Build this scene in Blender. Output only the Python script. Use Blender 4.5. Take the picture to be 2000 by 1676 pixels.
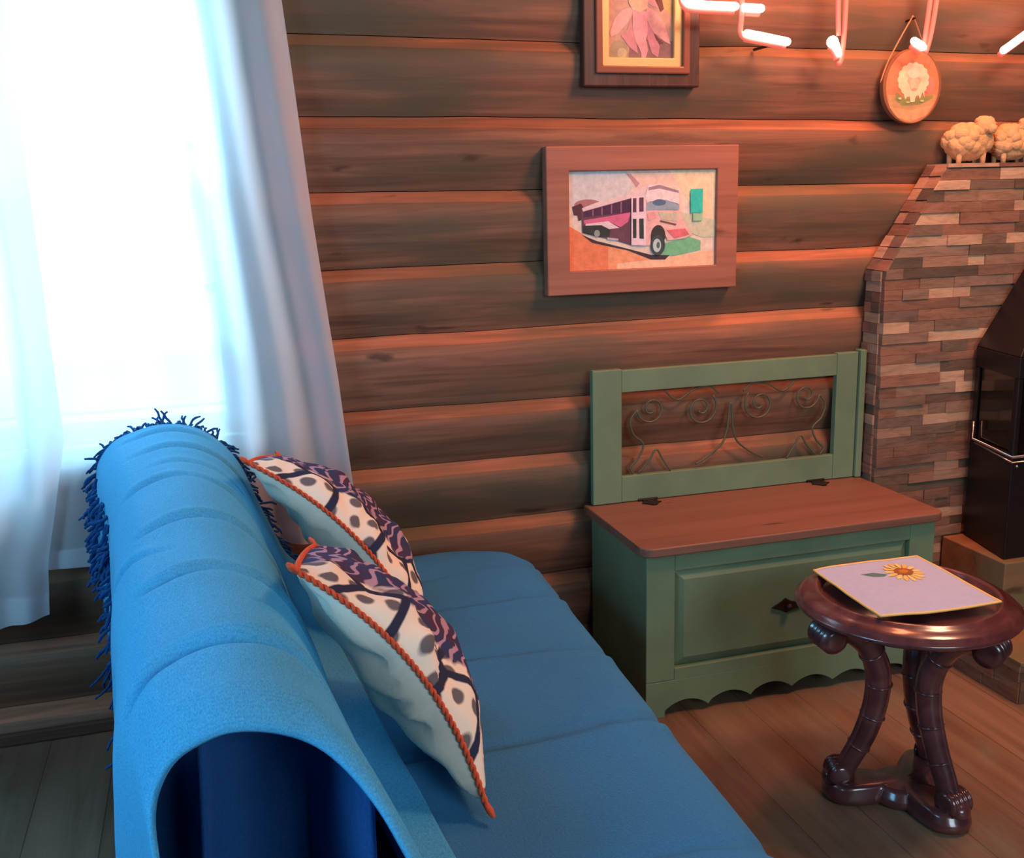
import bpy, bmesh, math, random
from math import sin, cos, pi, radians as R
from mathutils import Vector, Matrix, noise
random.seed(7)
sc = bpy.context.scene
C = sc.collection
for o in list(bpy.data.objects): bpy.data.objects.remove(o)

# ------------------------------------------------------------------ camera
cam = bpy.data.cameras.new('camera'); camo = bpy.data.objects.new('camera', cam); C.objects.link(camo)
yaw, pitch, roll = R(-16.281), R(12.5), R(-1.436)
fw = Vector((-sin(yaw)*cos(pitch), cos(yaw)*cos(pitch), -sin(pitch)))
rt = Vector((cos(yaw), sin(yaw), 0)); up = rt.cross(fw)
r2 = rt*cos(roll)+up*sin(roll); u2 = -rt*sin(roll)+up*cos(roll)
m = Matrix((r2, u2, -fw)).transposed().to_4x4(); m.translation = Vector((0, -2.664, 1.323))
camo.matrix_world = m
cam.sensor_fit = 'HORIZONTAL'; cam.sensor_width = 36; cam.lens = 36.0
cam.clip_start = .02
sc.camera = camo

# ------------------------------------------------------------------ colour, world, lights
sc.view_settings.view_transform = 'Standard'; sc.view_settings.look = 'None'
sc.view_settings.gamma = 1; sc.view_settings.use_curve_mapping = False
sc.view_settings.exposure = 0.14
w = bpy.data.worlds.new('world'); sc.world = w; w.use_nodes = True
nt = w.node_tree; nt.nodes.clear()
wo = nt.nodes.new('ShaderNodeOutputWorld'); bg = nt.nodes.new('ShaderNodeBackground')
bg.inputs[0].default_value = (0.40, 0.78, 1.0, 1); bg.inputs[1].default_value = 3.2
nt.links.new(bg.outputs[0], wo.inputs[0])

def area(name, loc, target, sx, sy, col, power):
    l = bpy.data.lights.new(name, 'AREA'); l.shape = 'RECTANGLE'; l.size = sx; l.size_y = sy
    l.color = col; l.energy = power
    o = bpy.data.objects.new(name, l); C.objects.link(o)
    o.location = loc; o.rotation_euler = (Vector(target)-Vector(loc)).to_track_quat('-Z', 'Y').to_euler()
    return o
# daylight outside the curtained window, shining in
area('daylight_window', (-.46, 1.0, 2.75), (-.1, -.8, .6), 1.3, 1.1, (0.34, 0.72, 1.0), 230)
# daylight entering by the left wall's window
area('daylight_left', (-1.9, -2.3, 1.85), (0.0, -2.5, 0.3), 1.2, 1.0, (0.22, 0.62, 1.0), 44)
# daylight from the window in the wall behind the camera
area('daylight_rear', (1.3, -4.4, 1.9), (0.6, -1.0, 0.5), 1.4, 1.1, (0.84, 0.93, 1.0), 36)
# glow of the neon sign's upper letters, above the picture, close to the log wall
area('neon_glow', (1.95, -.32, 2.28), (1.75, -.06, 0.9), 1.5, .16, (1.0, 0.27, 0.12), 24)
# warm ceiling lamp of the room
area('ceiling_lamp', (1.9, -1.3, 2.42), (1.4, -0.5, 0.5), .45, .45, (1.0, 0.48, 0.28), 30)

# ------------------------------------------------------------------ material helpers
MATS = {}
def mat(name, col=(.5,.5,.5), rough=.6, spec=.4, metal=0, build=None):
    if name in MATS: return MATS[name]
    mt = bpy.data.materials.new(name); mt.use_nodes = True; MATS[name] = mt
    n = mt.node_tree.nodes; b = n['Principled BSDF']
    b.inputs['Base Color'].default_value = (*col, 1); b.inputs['Roughness'].default_value = rough
    b.inputs['Specular IOR Level'].default_value = spec; b.inputs['Metallic'].default_value = metal
    if build: build(mt.node_tree, b)
    return mt
def srgb(r, g, b):
    f = lambda c: (c/255)/12.92 if c/255 <= .04045 else ((c/255+.055)/1.055)**2.4
    return (f(r), f(g), f(b))
def N(t, kind, **kw):
    n = t.nodes.new(kind)
    for k, v in kw.items(): setattr(n, k, v)
    return n
def coords(t, scale=(1,1,1), kind='Object', rot=(0,0,0)):
    tc = N(t, 'ShaderNodeTexCoord'); mp = N(t, 'ShaderNodeMapping')
    mp.inputs['Scale'].default_value = scale; mp.inputs['Rotation'].default_value = rot
    t.links.new(tc.outputs[kind], mp.inputs[0]); return mp.outputs[0]
def noise_(t, vec, scale=5, detail=4, rough=.55, dist=0):
    n = N(t, 'ShaderNodeTexNoise'); n.inputs['Scale'].default_value = scale; n.inputs['Detail'].default_value = detail
    n.inputs['Roughness'].default_value = rough; n.inputs['Distortion'].default_value = dist
    t.links.new(vec, n.inputs['Vector']); return n.outputs['Fac']
def ramp(t, fac, stops):
    n = N(t, 'ShaderNodeValToRGB'); e = n.color_ramp.elements
    while len(e) < len(stops): e.new(.5)
    for i, (p, c) in enumerate(stops): e[i].position = p; e[i].color = (*c, 1)
    t.links.new(fac, n.inputs[0]); return n.outputs[0]
def mix(t, fac, a, b, mode='MIX'):
    n = N(t, 'ShaderNodeMix', data_type='RGBA', blend_type=mode)
    for s, v in ((n.inputs[0], fac), (n.inputs[6], a), (n.inputs[7], b)):
        if isinstance(v, (int, float)): s.default_value = v
        elif isinstance(v, tuple): s.default_value = (*v, 1)
        else: t.links.new(v, s)
    return n.outputs[2]
def math_(t, op, a, b=0.0):
    n = N(t, 'ShaderNodeMath', operation=op)
    for s, v in ((n.inputs[0], a), (n.inputs[1], b)):
        if isinstance(v, (int, float)): s.default_value = v
        else: t.links.new(v, s)
    return n.outputs[0]
def bump(t, b, h, strength=.3, dist=.004):
    n = N(t, 'ShaderNodeBump'); n.inputs['Strength'].default_value = strength; n.inputs['Distance'].default_value = dist
    t.links.new(h, n.inputs['Height']); t.links.new(n.outputs[0], b.inputs['Normal'])
def attr(t, name='Col'):
    n = N(t, 'ShaderNodeAttribute'); n.attribute_name = name; return n

def wood_build(c_dark, c_mid, c_light, axis=0, grain=26, patch=None, rnd=False, strength=.35):
    def f(t, b):
        s = [grain]*3; s[axis] = grain*.045
        g = noise_(t, coords(t, tuple(s)), 1.0, 6, .62, .6)
        col = ramp(t, g, [(.30, c_dark), (.5, c_mid), (.72, c_light)])
        s2 = [5]*3; s2[axis] = 1.3
        pn = noise_(t, coords(t, tuple(s2)), 1.0, 4, .6)
        if patch: col = mix(t, ramp(t, pn, [(.42, (0,0,0)), (.62, (1,1,1))]), col, patch)
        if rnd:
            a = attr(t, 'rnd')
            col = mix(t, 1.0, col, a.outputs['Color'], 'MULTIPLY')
        # knots and dark checks
        s3 = [9]*3; s3[axis] = 3.2
        kn = noise_(t, coords(t, tuple(s3)), 1.6, 3, .5, .3)
        col = mix(t, ramp(t, kn, [(.26, (.75,.75,.75)), (.33, (0,0,0))]), col, tuple(x*.35 for x in c_dark))
        t.links.new(col, b.inputs['Base Color']); bump(t, b, g, strength, .004)
    return f
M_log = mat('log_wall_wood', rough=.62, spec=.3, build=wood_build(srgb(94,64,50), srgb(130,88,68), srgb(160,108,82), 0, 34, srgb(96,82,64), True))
M_logdark = mat('dark_room_wood', rough=.7, build=wood_build(srgb(60,40,30), srgb(88,58,42), srgb(110,74,52), 0, 20))
def floor_build(t, b):
    vec = coords(t, (1,1,1))
    br = N(t, 'ShaderNodeTexBrick'); br.offset = .37
    mp = N(t, 'ShaderNodeMapping'); mp.inputs['Rotation'].default_value = (0, 0, R(90)); t.links.new(vec, mp.inputs[0])
    t.links.new(mp.outputs[0], br.inputs['Vector'])
    br.inputs['Scale'].default_value = 1; br.inputs['Brick Width'].default_value = 1.9; br.inputs['Row Height'].default_value = .16
    br.inputs['Mortar Size'].default_value = .0014; br.inputs['Mortar Smooth'].default_value = .3
    br.inputs['Color1'].default_value = (*srgb(138,108,88), 1); br.inputs['Color2'].default_value = (*srgb(112,86,70), 1)
    br.inputs['Mortar'].default_value = (*srgb(84,60,46), 1)
    g = noise_(t, coords(t, (26, 1.3, 26)), 1, 6, .6, .7)
    col = mix(t, .75, br.outputs['Color'], ramp(t, g, [(.3, (.62,.58,.55)), (.55, (1,1,1)), (.75, (1.3,1.25,1.2))]), 'MULTIPLY')
    st = noise_(t, coords(t, (4, 2, 4)), 1, 5, .7, .5)
    col = mix(t, ramp(t, st, [(.5, (0,0,0)), (.68, (.6,.6,.6))]), col, srgb(128,122,100))
    t.links.new(col, b.inputs['Base Color']); bump(t, b, g, .2, .002)
M_floor = mat('plank_floor', rough=.42, spec=.35, build=floor_build)
def paint_build(c, var=.12):
    def f(t, b):
        n = noise_(t, coords(t, (6,6,6)), 1, 5, .6)
        col = mix(t, ramp(t, n, [(.35, (0,0,0)), (.7, (1,1,1))]), tuple(x*(1-var) for x in c), tuple(min(1, x*(1+var)) for x in c))
        t.links.new(col, b.inputs['Base Color']); bump(t, b, noise_(t, coords(t, (60,60,60)), 1, 2), .08, .001)
    return f
M_green = mat('green_paint', rough=.5, build=paint_build(srgb(110,132,102)))
M_lid = mat('terracotta_stained_lid', rough=.5, build=wood_build(srgb(112,76,62), srgb(126,86,70), srgb(138,96,80), 0, 18, None, False, .1))
M_iron = mat('dark_iron', srgb(46,34,28), .5, .5, .6)
M_scroll = mat('painted_scroll_iron', srgb(92,92,70), .5, .4, .2)
def mah(t, b):
    g = noise_(t, coords(t, (14,14,14)), 1, 5, .6, 1.2)
    t.links.new(ramp(t, g, [(.3, srgb(64,32,36)), (.55, srgb(88,48,50)), (.75, srgb(112,66,66))]), b.inputs['Base Color'])
    b.inputs['Coat Weight'].default_value = .8; b.inputs['Coat Roughness'].default_value = .12
M_mahog = mat('polished_mahogany', rough=.28, spec=.5, build=mah)
def fabric_build(c1, c2, sc1=260, dirs=(1,1,1), bs=.5, fuzz=.4):
    def f(t, b):
        n = noise_(t, coords(t, tuple(d*sc1 for d in dirs)), 1, 2, .5)
        n2 = noise_(t, coords(t, (5,5,5)), 1, 4, .6)
        col = mix(t, n, c1, c2); col = mix(t, math_(t, 'MULTIPLY', n2, .4), col, tuple(x*.75 for x in c1))
        t.links.new(col, b.inputs['Base Color']); bump(t, b, n, bs, .003)
        b.inputs['Sheen Weight'].default_value = fuzz; b.inputs['Sheen Roughness'].default_value = .5
        b.inputs['Sheen Tint'].default_value = (*[min(1, x*1.6+.05) for x in c2], 1)
    return f
def knit_build(t, b):
    vec = coords(t, (1,1,1))
    w1 = N(t, 'ShaderNodeTexWave', bands_direction='Y'); w1.inputs['Scale'].default_value = 62; w1.inputs['Distortion'].default_value = 1.2; w1.inputs['Detail'].default_value = 2; w1.inputs['Detail Scale'].default_value = 3
    t.links.new(vec, w1.inputs['Vector'])
    n = noise_(t, coords(t, (620,190,620)), 1, 2, .5)
    h = math_(t, 'ADD', math_(t, 'MULTIPLY', w1.outputs['Fac'], .06), math_(t, 'MULTIPLY', n, .95))
    t.links.new(ramp(t, h, [(.15, srgb(44,128,180)), (.8, srgb(84,176,218))]), b.inputs['Base Color'])
    bump(t, b, h, .45, .002)
    b.inputs['Sheen Weight'].default_value = .35; b.inputs['Sheen Tint'].default_value = (*srgb(110,190,230), 1)
M_knit = mat('blue_knit', rough=.9, spec=.15, build=knit_build)
M_blue = mat('blue_woven_cover', rough=.9, spec=.15, build=fabric_build(srgb(38,102,150), srgb(70,136,180), 300))
M_fringe_shade = mat('navy_fringe_yarn_and_shade', rough=.95, spec=.1, build=fabric_build(srgb(24,60,110), srgb(36,92,150), 200))  # fringe yarn, also painted shade on the throw's hanging end
M_cream = mat('cream_cotton', rough=.85, spec=.15, build=fabric_build(srgb(222,206,188), srgb(238,224,206), 90, (1,1,1), .15, .1))
M_braid = mat('orange_braid', rough=.8, spec=.2, build=fabric_build(srgb(196,74,48), srgb(226,104,70), 160))
M_sofawood = mat('dark_sofa_frame_wood', rough=.5, build=wood_build(srgb(38,24,18), srgb(58,38,28), srgb(74,50,36), 1, 20))
M_frame = mat('reddish_picture_frame_wood', rough=.55, build=wood_build(srgb(138,84,66), srgb(156,98,78), srgb(170,110,88), 0, 24, None, False, .15))
M_darkframe = mat('dark_moulding', rough=.35, build=wood_build(srgb(52,30,24), srgb(74,44,34), srgb(92,58,44), 2, 20))
M_redframe = mat('reddish_moulding', srgb(128,70,48), .35)
M_gold = mat('gilt_liner', srgb(214,172,112), .4, .5, .25)
def art_build(t, b):
    a = attr(t, 'Col'); n = noise_(t, coords(t, (55,55,55)), 1, 4, .6)
    col = mix(t, 1.0, a.outputs['Color'], ramp(t, n, [(.3, (.80,.80,.80)), (.7, (1.08,1.06,1.05))]), 'MULTIPLY')
    t.links.new(col, b.inputs['Base Color'])
M_art = mat('painted_picture', rough=.75, spec=.2, build=art_build)
M_artgloss = mat('painted_slice', rough=.6, spec=.3, build=art_build)
def stone_build(t, b):
    a = attr(t, 'rnd')
    col = ramp(t, a.outputs['Fac'], [(0, srgb(84,76,64)), (.22, srgb(128,92,74)), (.42, srgb(144,104,84)), (.60, srgb(112,92,78)), (.78, srgb(160,124,100)), (.90, srgb(204,166,134)), (1, srgb(104,84,76))])
    n = noise_(t, coords(t, (14,14,60)), 1, 6, .65, .4)
    col = mix(t, .8, col, ramp(t, n, [(.3, (.6,.56,.52)), (.52, (1,1,1)), (.72, (1.25,1.2,1.15))]), 'MULTIPLY')
    t.links.new(col, b.inputs['Base Color']); bump(t, b, n, .5, .006)
M_stone = mat('ledger_stone', rough=.75, spec=.3, build=stone_build)
M_grout = mat('stone_backing', srgb(70,54,44), .9)
M_stove = mat('black_stove_steel', srgb(34,28,29), .38, .5, .35)
M_stoveglass = mat('dark_stove_glass', srgb(10,10,10), .12, .6)
M_silver = mat('silver_trim', srgb(190,180,176), .25, .5, .9)
M_fleece = mat('fleece', rough=.95, spec=.1, build=fabric_build(srgb(206,160,112), srgb(224,182,134), 120, (1,1,1), .9, .3))
M_bark = mat('bark_edge', srgb(130,84,56), .8)
M_string = mat('jute_string', srgb(170,130,96), .9)
M_piping = mat('yellow_piping', srgb(232,190,110), .8)
M_glaze = None
def emis(name, col, st):
    mt = bpy.data.materials.new(name); mt.use_nodes = True; t = mt.node_tree; t.nodes.clear()
    e = N(t, 'ShaderNodeEmission'); o = N(t, 'ShaderNodeOutputMaterial'); e.inputs[0].default_value = (*col, 1); e.inputs[1].default_value = st
    t.links.new(e.outputs[0], o.inputs[0]); return mt
M_neon = emis('lit_neon', (1.0, .50, .42), 14)
M_neondim = mat('pink_neon_glass_and_halo', srgb(226,110,96), .25, .5)
b_ = M_neondim.node_tree.nodes['Principled BSDF']; b_.inputs['Emission Color'].default_value = (1, .16, .11, 1); b_.inputs['Emission Strength'].default_value = .55
def sheer():
    mt = bpy.data.materials.new('sheer_voile'); mt.use_nodes = True; t = mt.node_tree; t.nodes.clear()
    o = N(t, 'ShaderNodeOutputMaterial'); tr = N(t, 'ShaderNodeBsdfTransparent'); tl = N(t, 'ShaderNodeBsdfTranslucent'); df = N(t, 'ShaderNodeBsdfDiffuse')
    tl.inputs[0].default_value = (.90,.94,.98,1); df.inputs[0].default_value = (.86,.86,.90,1)
    m1 = N(t, 'ShaderNodeMixShader'); m2 = N(t, 'ShaderNodeMixShader'); lw = N(t, 'ShaderNodeLayerWeight'); lw.inputs[0].default_value = .35
    m1.inputs[0].default_value = .42; t.links.new(tl.outputs[0], m1.inputs[1]); t.links.new(df.outputs[0], m1.inputs[2])
    f = math_(t, 'MULTIPLY', math_(t, 'SUBTRACT', 1.0, lw.outputs['Facing']), .13)
    t.links.new(f, m2.inputs[0]); t.links.new(m1.outputs[0], m2.inputs[1]); t.links.new(tr.outputs[0], m2.inputs[2]); t.links.new(m2.outputs[0], o.inputs[0])
    return mt
M_sheer = sheer()
def glassm():
    mt = bpy.data.materials.new('window_glass'); mt.use_nodes = True; t = mt.node_tree; t.nodes.clear()
    o = N(t, 'ShaderNodeOutputMaterial'); tr = N(t, 'ShaderNodeBsdfTransparent'); gl = N(t, 'ShaderNodeBsdfGlossy'); gl.inputs['Roughness'].default_value = .03
    m1 = N(t, 'ShaderNodeMixShader'); m1.inputs[0].default_value = .06
    t.links.new(tr.outputs[0], m1.inputs[1]); t.links.new(gl.outputs[0], m1.inputs[2]); t.links.new(m1.outputs[0], o.inputs[0]); return mt
M_glass = glassm()

# ------------------------------------------------------------------ mesh helpers
class MB:
    def __init__(s): s.v = []; s.f = []; s.c = []
    def add(s, vs, fs, col=None):
        o = len(s.v); s.v += [tuple(v) for v in vs]; s.f += [tuple(i+o for i in f) for f in fs]; s.c += [col]*len(fs); return s
    def box(s, x0, x1, y0, y1, z0, z1, col=None):
        return s.add([(x0,y0,z0),(x1,y0,z0),(x1,y1,z0),(x0,y1,z0),(x0,y0,z1),(x1,y0,z1),(x1,y1,z1),(x0,y1,z1)],
            [(0,3,2,1),(4,5,6,7),(0,1,5,4),(1,2,6,5),(2,3,7,6),(3,0,4,7)], col)
    def prism(s, poly, y0, y1, col=None, ax='y'):
        n = len(poly)
        P = (lambda a,b,c: (a,c,b)) if ax == 'y' else ((lambda a,b,c: (a,b,c)) if ax == 'z' else (lambda a,b,c: (c,a,b)))
        vs = [P(a,b,y0) for a,b in poly]+[P(a,b,y1) for a,b in poly]
        fs = [tuple(range(n)), tuple(range(2*n-1, n-1, -1))]+[(i, i+n, (i+1)%n+n, (i+1)%n) for i in range(n)]
        return s.add(vs, fs, col)
    def tube(s, pts, r, seg=10, col=None, closed=False, cap=True, flat=1.0):
        pts = [Vector(p) for p in pts]; n = len(pts); rs = r if isinstance(r, (list, tuple)) else [r]*n
        vs = []; nrm = None
        for i, p in enumerate(pts):
            a = pts[(i-1)%n] if closed or i > 0 else p; b = pts[(i+1)%n] if closed or i < n-1 else p
            t = (b-a).normalized()
            if nrm is None: nrm = t.orthogonal().normalized()
            nrm = (nrm - t*nrm.dot(t)); nrm = nrm.normalized() if nrm.length > 1e-6 else t.orthogonal().normalized()
            bi = t.cross(nrm)
            for k in range(seg):
                an = 2*pi*k/seg; vs.append(p+(nrm*cos(an)+bi*sin(an)*flat)*rs[i])
        fs = []
        for i in range(n if closed else n-1):
            for k in range(seg):
                a = i*seg+k; b = i*seg+(k+1)%seg; c = ((i+1)%n)*seg+(k+1)%seg; d = ((i+1)%n)*seg+k; fs.append((a,b,c,d))
        if cap and not closed: fs += [tuple(range(seg-1,-1,-1)), tuple(range((n-1)*seg, n*seg))]
        return s.add(vs, fs, col)
    def lathe(s, prof, cx=0, cy=0, seg=48, col=None, cap=True):
        vs = []; n = len(prof)
        for i in range(seg):
            a = 2*pi*i/seg
            for r, z in prof: vs.append((cx+r*cos(a), cy+r*sin(a), z))
        fs = [(i*n+j, ((i+1)%seg)*n+j, ((i+1)%seg)*n+j+1, i*n+j+1) for i in range(seg) for j in range(n-1)]
        if cap: fs += [tuple(i*n for i in range(seg-1,-1,-1)), tuple(i*n+n-1 for i in range(seg))]
        return s.add(vs, fs, col)
    def grid(s, nu, nv, fn, col=None, closeu=False):
        vs = [fn(i/(nu-(0 if closeu else 1)), j/(nv-1)) for i in range(nu) for j in range(nv)]
        fs = [(i*nv+j, ((i+1)%nu)*nv+j, ((i+1)%nu)*nv+j+1, i*nv+j+1) for i in range(nu if closeu else nu-1) for j in range(nv-1)]
        return s.add(vs, fs, col)
    def ball(s, c, rx, ry, rz, seg=16, rings=10, lump=0, lf=30, col=None):
        vs = [(c[0],c[1],c[2]-rz)]
        for i in range(1, rings):
            t = -pi/2+pi*i/rings
            for k in range(seg):
                a = 2*pi*k/seg; d = Vector((cos(t)*cos(a), cos(t)*sin(a), sin(t)))
                q = 1+lump*noise.noise(d*lf*.1+Vector(c)*9)
                vs.append((c[0]+d.x*rx*q, c[1]+d.y*ry*q, c[2]+d.z*rz*q))
        vs.append((c[0],c[1],c[2]+rz)); T = len(vs)-1
        fs = [(0, 1+(k+1)%seg, 1+k) for k in range(seg)]
        for i in range(rings-2):
            for k in range(seg): fs.append((1+i*seg+k, 1+i*seg+(k+1)%seg, 1+(i+1)*seg+(k+1)%seg, 1+(i+1)*seg+k))
        o = 1+(rings-2)*seg; fs += [(o+k, o+(k+1)%seg, T) for k in range(seg)]
        return s.add(vs, fs, col)
    def build(s, name, m, parent=None, smooth=False, bevel=0, seg=2, attrname=None, solid=0, subsurf=0, recalc=True, loc=None):
        me = bpy.data.meshes.new(name); off = Vector(loc) if loc else Vector((0,0,0))
        me.from_pydata([tuple(Vector(v)-off) for v in s.v], [], s.f)
        if attrname:
            at = me.color_attributes.new(attrname, 'FLOAT_COLOR', 'CORNER'); k = 0
            for p, c in zip(me.polygons, s.c):
                c = c if c is not None else (1,1,1)
                for li in p.loop_indices: at.data[li].color = (*c, 1)
        if recalc:
            bm = bmesh.new(); bm.from_mesh(me); bmesh.ops.recalc_face_normals(bm, faces=bm.faces); bm.to_mesh(me); bm.free()
        me.materials.append(m)
        o = bpy.data.objects.new(name, me); C.objects.link(o)
        if smooth: me.polygons.foreach_set('use_smooth', [True]*len(me.polygons))
        if bevel:
            md = o.modifiers.new('bevel', 'BEVEL'); md.width = bevel; md.segments = seg; md.limit_method = 'ANGLE'; md.angle_limit = R(40)
        if solid:
            md = o.modifiers.new('solid', 'SOLIDIFY'); md.thickness = solid; md.offset = 0
        if subsurf:
            md = o.modifiers.new('sub', 'SUBSURF'); md.levels = subsurf; md.render_levels = subsurf
        if loc: o.location = loc
        if parent is not None:
            o.parent = parent
            if not loc: o.location = o.location - parent.location if parent.type == 'EMPTY' else o.location
        return o
def tag(o, label=None, cat=None, group=None, kind=None):
    if label: o['label'] = label
    if cat: o['category'] = cat
    if group: o['group'] = group
    if kind: o['kind'] = kind
    return o
def thing(name, loc, label, cat, group=None):
    o = bpy.data.objects.new(name, None); o.empty_display_size = .1; C.objects.link(o); o.location = loc
    return tag(o, label, cat, group)
def lerp(a, b, t): return a+(b-a)*t
def interp(x, pts):
    if x <= pts[0][0]: return pts[0][1]
    for (a, va), (b, vb) in zip(pts, pts[1:]):
        if x <= b: return va+(vb-va)*(x-a)/(b-a)
    return pts[-1][1]
def cr(pts, n=8):
    """smooth curve through points"""
    P = [Vector(p) for p in pts]; out = []
    for i in range(len(P)-1):
        a = P[max(i-1,0)]; b = P[i]; c = P[i+1]; d = P[min(i+2,len(P)-1)]
        for k in range(n):
            t = k/n; out.append(.5*((2*b)+(c-a)*t+(2*a-5*b+4*c-d)*t*t+(3*b-a-3*c+d)*t**3))
    out.append(P[-1]); return out

# ================================================================== THE ROOM
WX0, WX1, WZ0, WZ1 = -0.98, 0.07, 0.765, 2.02       # window opening in the log wall
def log_wall():
    tops = [(-.09,-.09),(.088,.085),(.225,.22),(.30,.275),(.450,.452),(.625,.616),(.790,.778),(.985,.990),(1.160,1.170),(1.360,1.348),(1.545,1.530),(1.735,1.724),(1.92,1.905),(2.10,2.09),(2.28,2.27),(2.46,2.45),(2.60,2.60)]
    tops.pop(3); tops[2] = (.262,.262)
    mb = MB(); grp = []
    for i in range(len(tops)-1):
        b0, b1 = tops[i], tops[i+1]
        zm = (b0[0]+b1[0])/2
        rr = random.Random(i*13+5); tint = rr.uniform(.80, 1.1); g = rr.uniform(.95, 1.05)
        spans = [(-2.0, 4.2)]
        if zm > WZ0 and zm < WZ1: spans = [(-2.0, WX0), (WX1, 4.2)]
        for xa, xb in spans:
            n = max(2, int((xb-xa)/.05))
            prof = [(1.0,.045),(.985,.040),(.965,.030)]
            def pt(u, v, b0=b0, b1=b1, xa=xa, xb=xb, i=i):
                x = xa+(xb-xa)*u
                def bz(b): return lerp(b[0], b[1], (x-.2)/1.7)
                w0 = .006*noise.noise(Vector((x*1.3, i*7.1, 0)))+.003*noise.noise(Vector((x*5, i*7.1, 3)))
                w1 = .006*noise.noise(Vector((x*1.3, (i+1)*7.1, 0)))+.003*noise.noise(Vector((x*5, (i+1)*7.1, 3)))
                z0, z1 = bz(b0)+w0, bz(b1)+w1
                P = [(z1, .050),(z1-.001,.024),(z1-.029,-.006),(z1-.036,-.012),(lerp(z1,z0,.40),-.013),(lerp(z1,z0,.62),-.006),(z0+.038,.005),(z0+.012,.018),(z0+.001,.023),(z0,.050)]
                z, y = P[int(round(v*9))]
                if 1 < v*9 < 8: y += .004*noise.noise(Vector((x*2.2, z*9, i*3)))
                return (x, y, z)
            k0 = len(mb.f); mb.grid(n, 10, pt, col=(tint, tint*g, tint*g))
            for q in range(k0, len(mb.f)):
                if (q-k0) % 9 < 2: mb.c[q] = (1.65*tint, 1.36*tint, 1.22*tint)   # upper edge tinted lighter: light from above put into the colour
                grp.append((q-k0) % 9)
            # backing block so the wall has its thickness
            mb.box(xa, xb, .045, .2, b0[0]-.02, b1[0]+.02, (.8,.8,.8)); grp += [0]*6
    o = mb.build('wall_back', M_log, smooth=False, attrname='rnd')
    me = o.data
    for p, g_ in zip(me.polygons, grp): p.use_smooth = 2 <= g_ <= 6
    return tag(o, kind='structure')
log_wall()
tag(MB().box(-2, 4.2, -4.6, .2, -.1, 0).build('floor', M_floor), kind='structure')
tag(MB().box(-2, 4.2, -4.6, .2, 2.5, 2.6).build('ceiling', M_logdark), kind='structure')
# left wall with its window opening, right wall, wall behind the camera
mb = MB(); mb.box(-2.1,-2,-4.6,.2,0,.95); mb.box(-2.1,-2,-4.6,.2,2.2,2.5); mb.box(-2.1,-2,-4.6,-2.75,.95,2.2); mb.box(-2.1,-2,-1.25,.2,.95,2.2)
tag(mb.build('wall_left', M_logdark), kind='structure')
tag(MB().box(4.2,4.3,-4.6,.2,0,2.5).build('wall_right', M_logdark), kind='structure')
mb = MB(); mb.box(-2,4.2,-4.7,-4.6,0,1.1); mb.box(-2,4.2,-4.7,-4.6,2.3,2.5); mb.box(-2,.6,-4.7,-4.6,1.1,2.3); mb.box(2.0,4.2,-4.7,-4.6,1.1,2.3)
tag(mb.build('wall_front', M_logdark), kind='structure')
# skirting board at the foot of the log wall
tag(MB().box(-2, 1.85, -.022, .02, 0, .035).build('baseboard_back', M_logdark, bevel=.006), kind='structure')

# window behind the curtains
M_winframe = mat('window_frame_paint', srgb(206,210,210), .6)
mb = MB()
mb.box(WX0, WX0+.05, .03, .13, WZ0, WZ1); mb.box(WX1-.05, WX1, .03, .13, WZ0, WZ1)
mb.box(WX0+.05, WX1-.05, .03, .13, WZ0, WZ0+.05); mb.box(WX0+.05, WX1-.05, .03, .13, WZ1-.05, WZ1)
mb.box(-.475, -.435, .04, .12, WZ0+.05, WZ1-.05)
for z in (1.13, 1.48): mb.box(WX0+.05, -.475, .06, .10, z-.011, z+.011); mb.box(-.435, WX1-.05, .06, .10, z-.011, z+.011)
win = tag(mb.build('window_1', M_winframe, bevel=.003), kind='structure')
MB().box(WX0+.05, WX1-.05, .078, .082, WZ0+.05, WZ1-.05).build('window_glass', M_glass, win)
tag(MB().box(WX0-.04, WX1+.03, -.035, .12, WZ0-.035, WZ0).build('window_sill', M_winframe, win, bevel=.004))

# ================================================================== CURTAINS
def curtain(name, XL, XR, ztop, zbot, folds, label, y0, amp, flat=None, nu=150, nv=70, seed=0):
    t = thing(name, ((XL[0][1]+XR[0][1])/2, y0, zbot), label, 'curtain', None)
    def fn(u, v):
        z = lerp(zbot, ztop, v)
        a, b = interp(z, XL), interp(z, XR)
        x = lerp(a, b, u)
        f, am = 0, 0
        for (u0, n, w) in folds: f += w*sin(2*pi*(n*(u-u0))+1.3*sin(2.1*z+seed+u*3))
        k = 1 if flat is None else min(1, max(.10, (u-flat[0])/(flat[1]-flat[0])))
        y = y0 + amp*k*f*(.6+.4*(1-v)) + .010*noise.noise(Vector((u*4+seed, z*1.2, 0)))
        x += .010*noise.noise(Vector((z*1.5, u*3, seed)))*(1-v)*1.5
        zz = z + (.012*sin(9*u+seed) if v < .02 else 0)
        return (x, y, zz)
    MB().grid(nu, nv, fn).build('cloth', M_sheer, t, smooth=True, recalc=False)
    # hem: a doubled strip along the foot
    MB().grid(nu, 3, lambda u, v: (lambda p: (p[0], p[1]-.0035, p[2]))(fn(u, v*.035))).build('hem', M_sheer, t, smooth=True, recalc=False)
    return t
rod = thing('curtain_rod', (-.4, -.07, 2.145), 'dark curtain rod above the window, carrying both sheer curtains', 'curtain rod')
MB().tube([(-1.25,-.07,2.145),(.45,-.07,2.145)], .013, 14).build('rod', M_iron, rod, smooth=True)
for x in (-1.1, .36): MB().tube([(x,.0,2.145),(x,-.07,2.145)], .008, 8).build('bracket', M_iron, rod, smooth=True)
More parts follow.
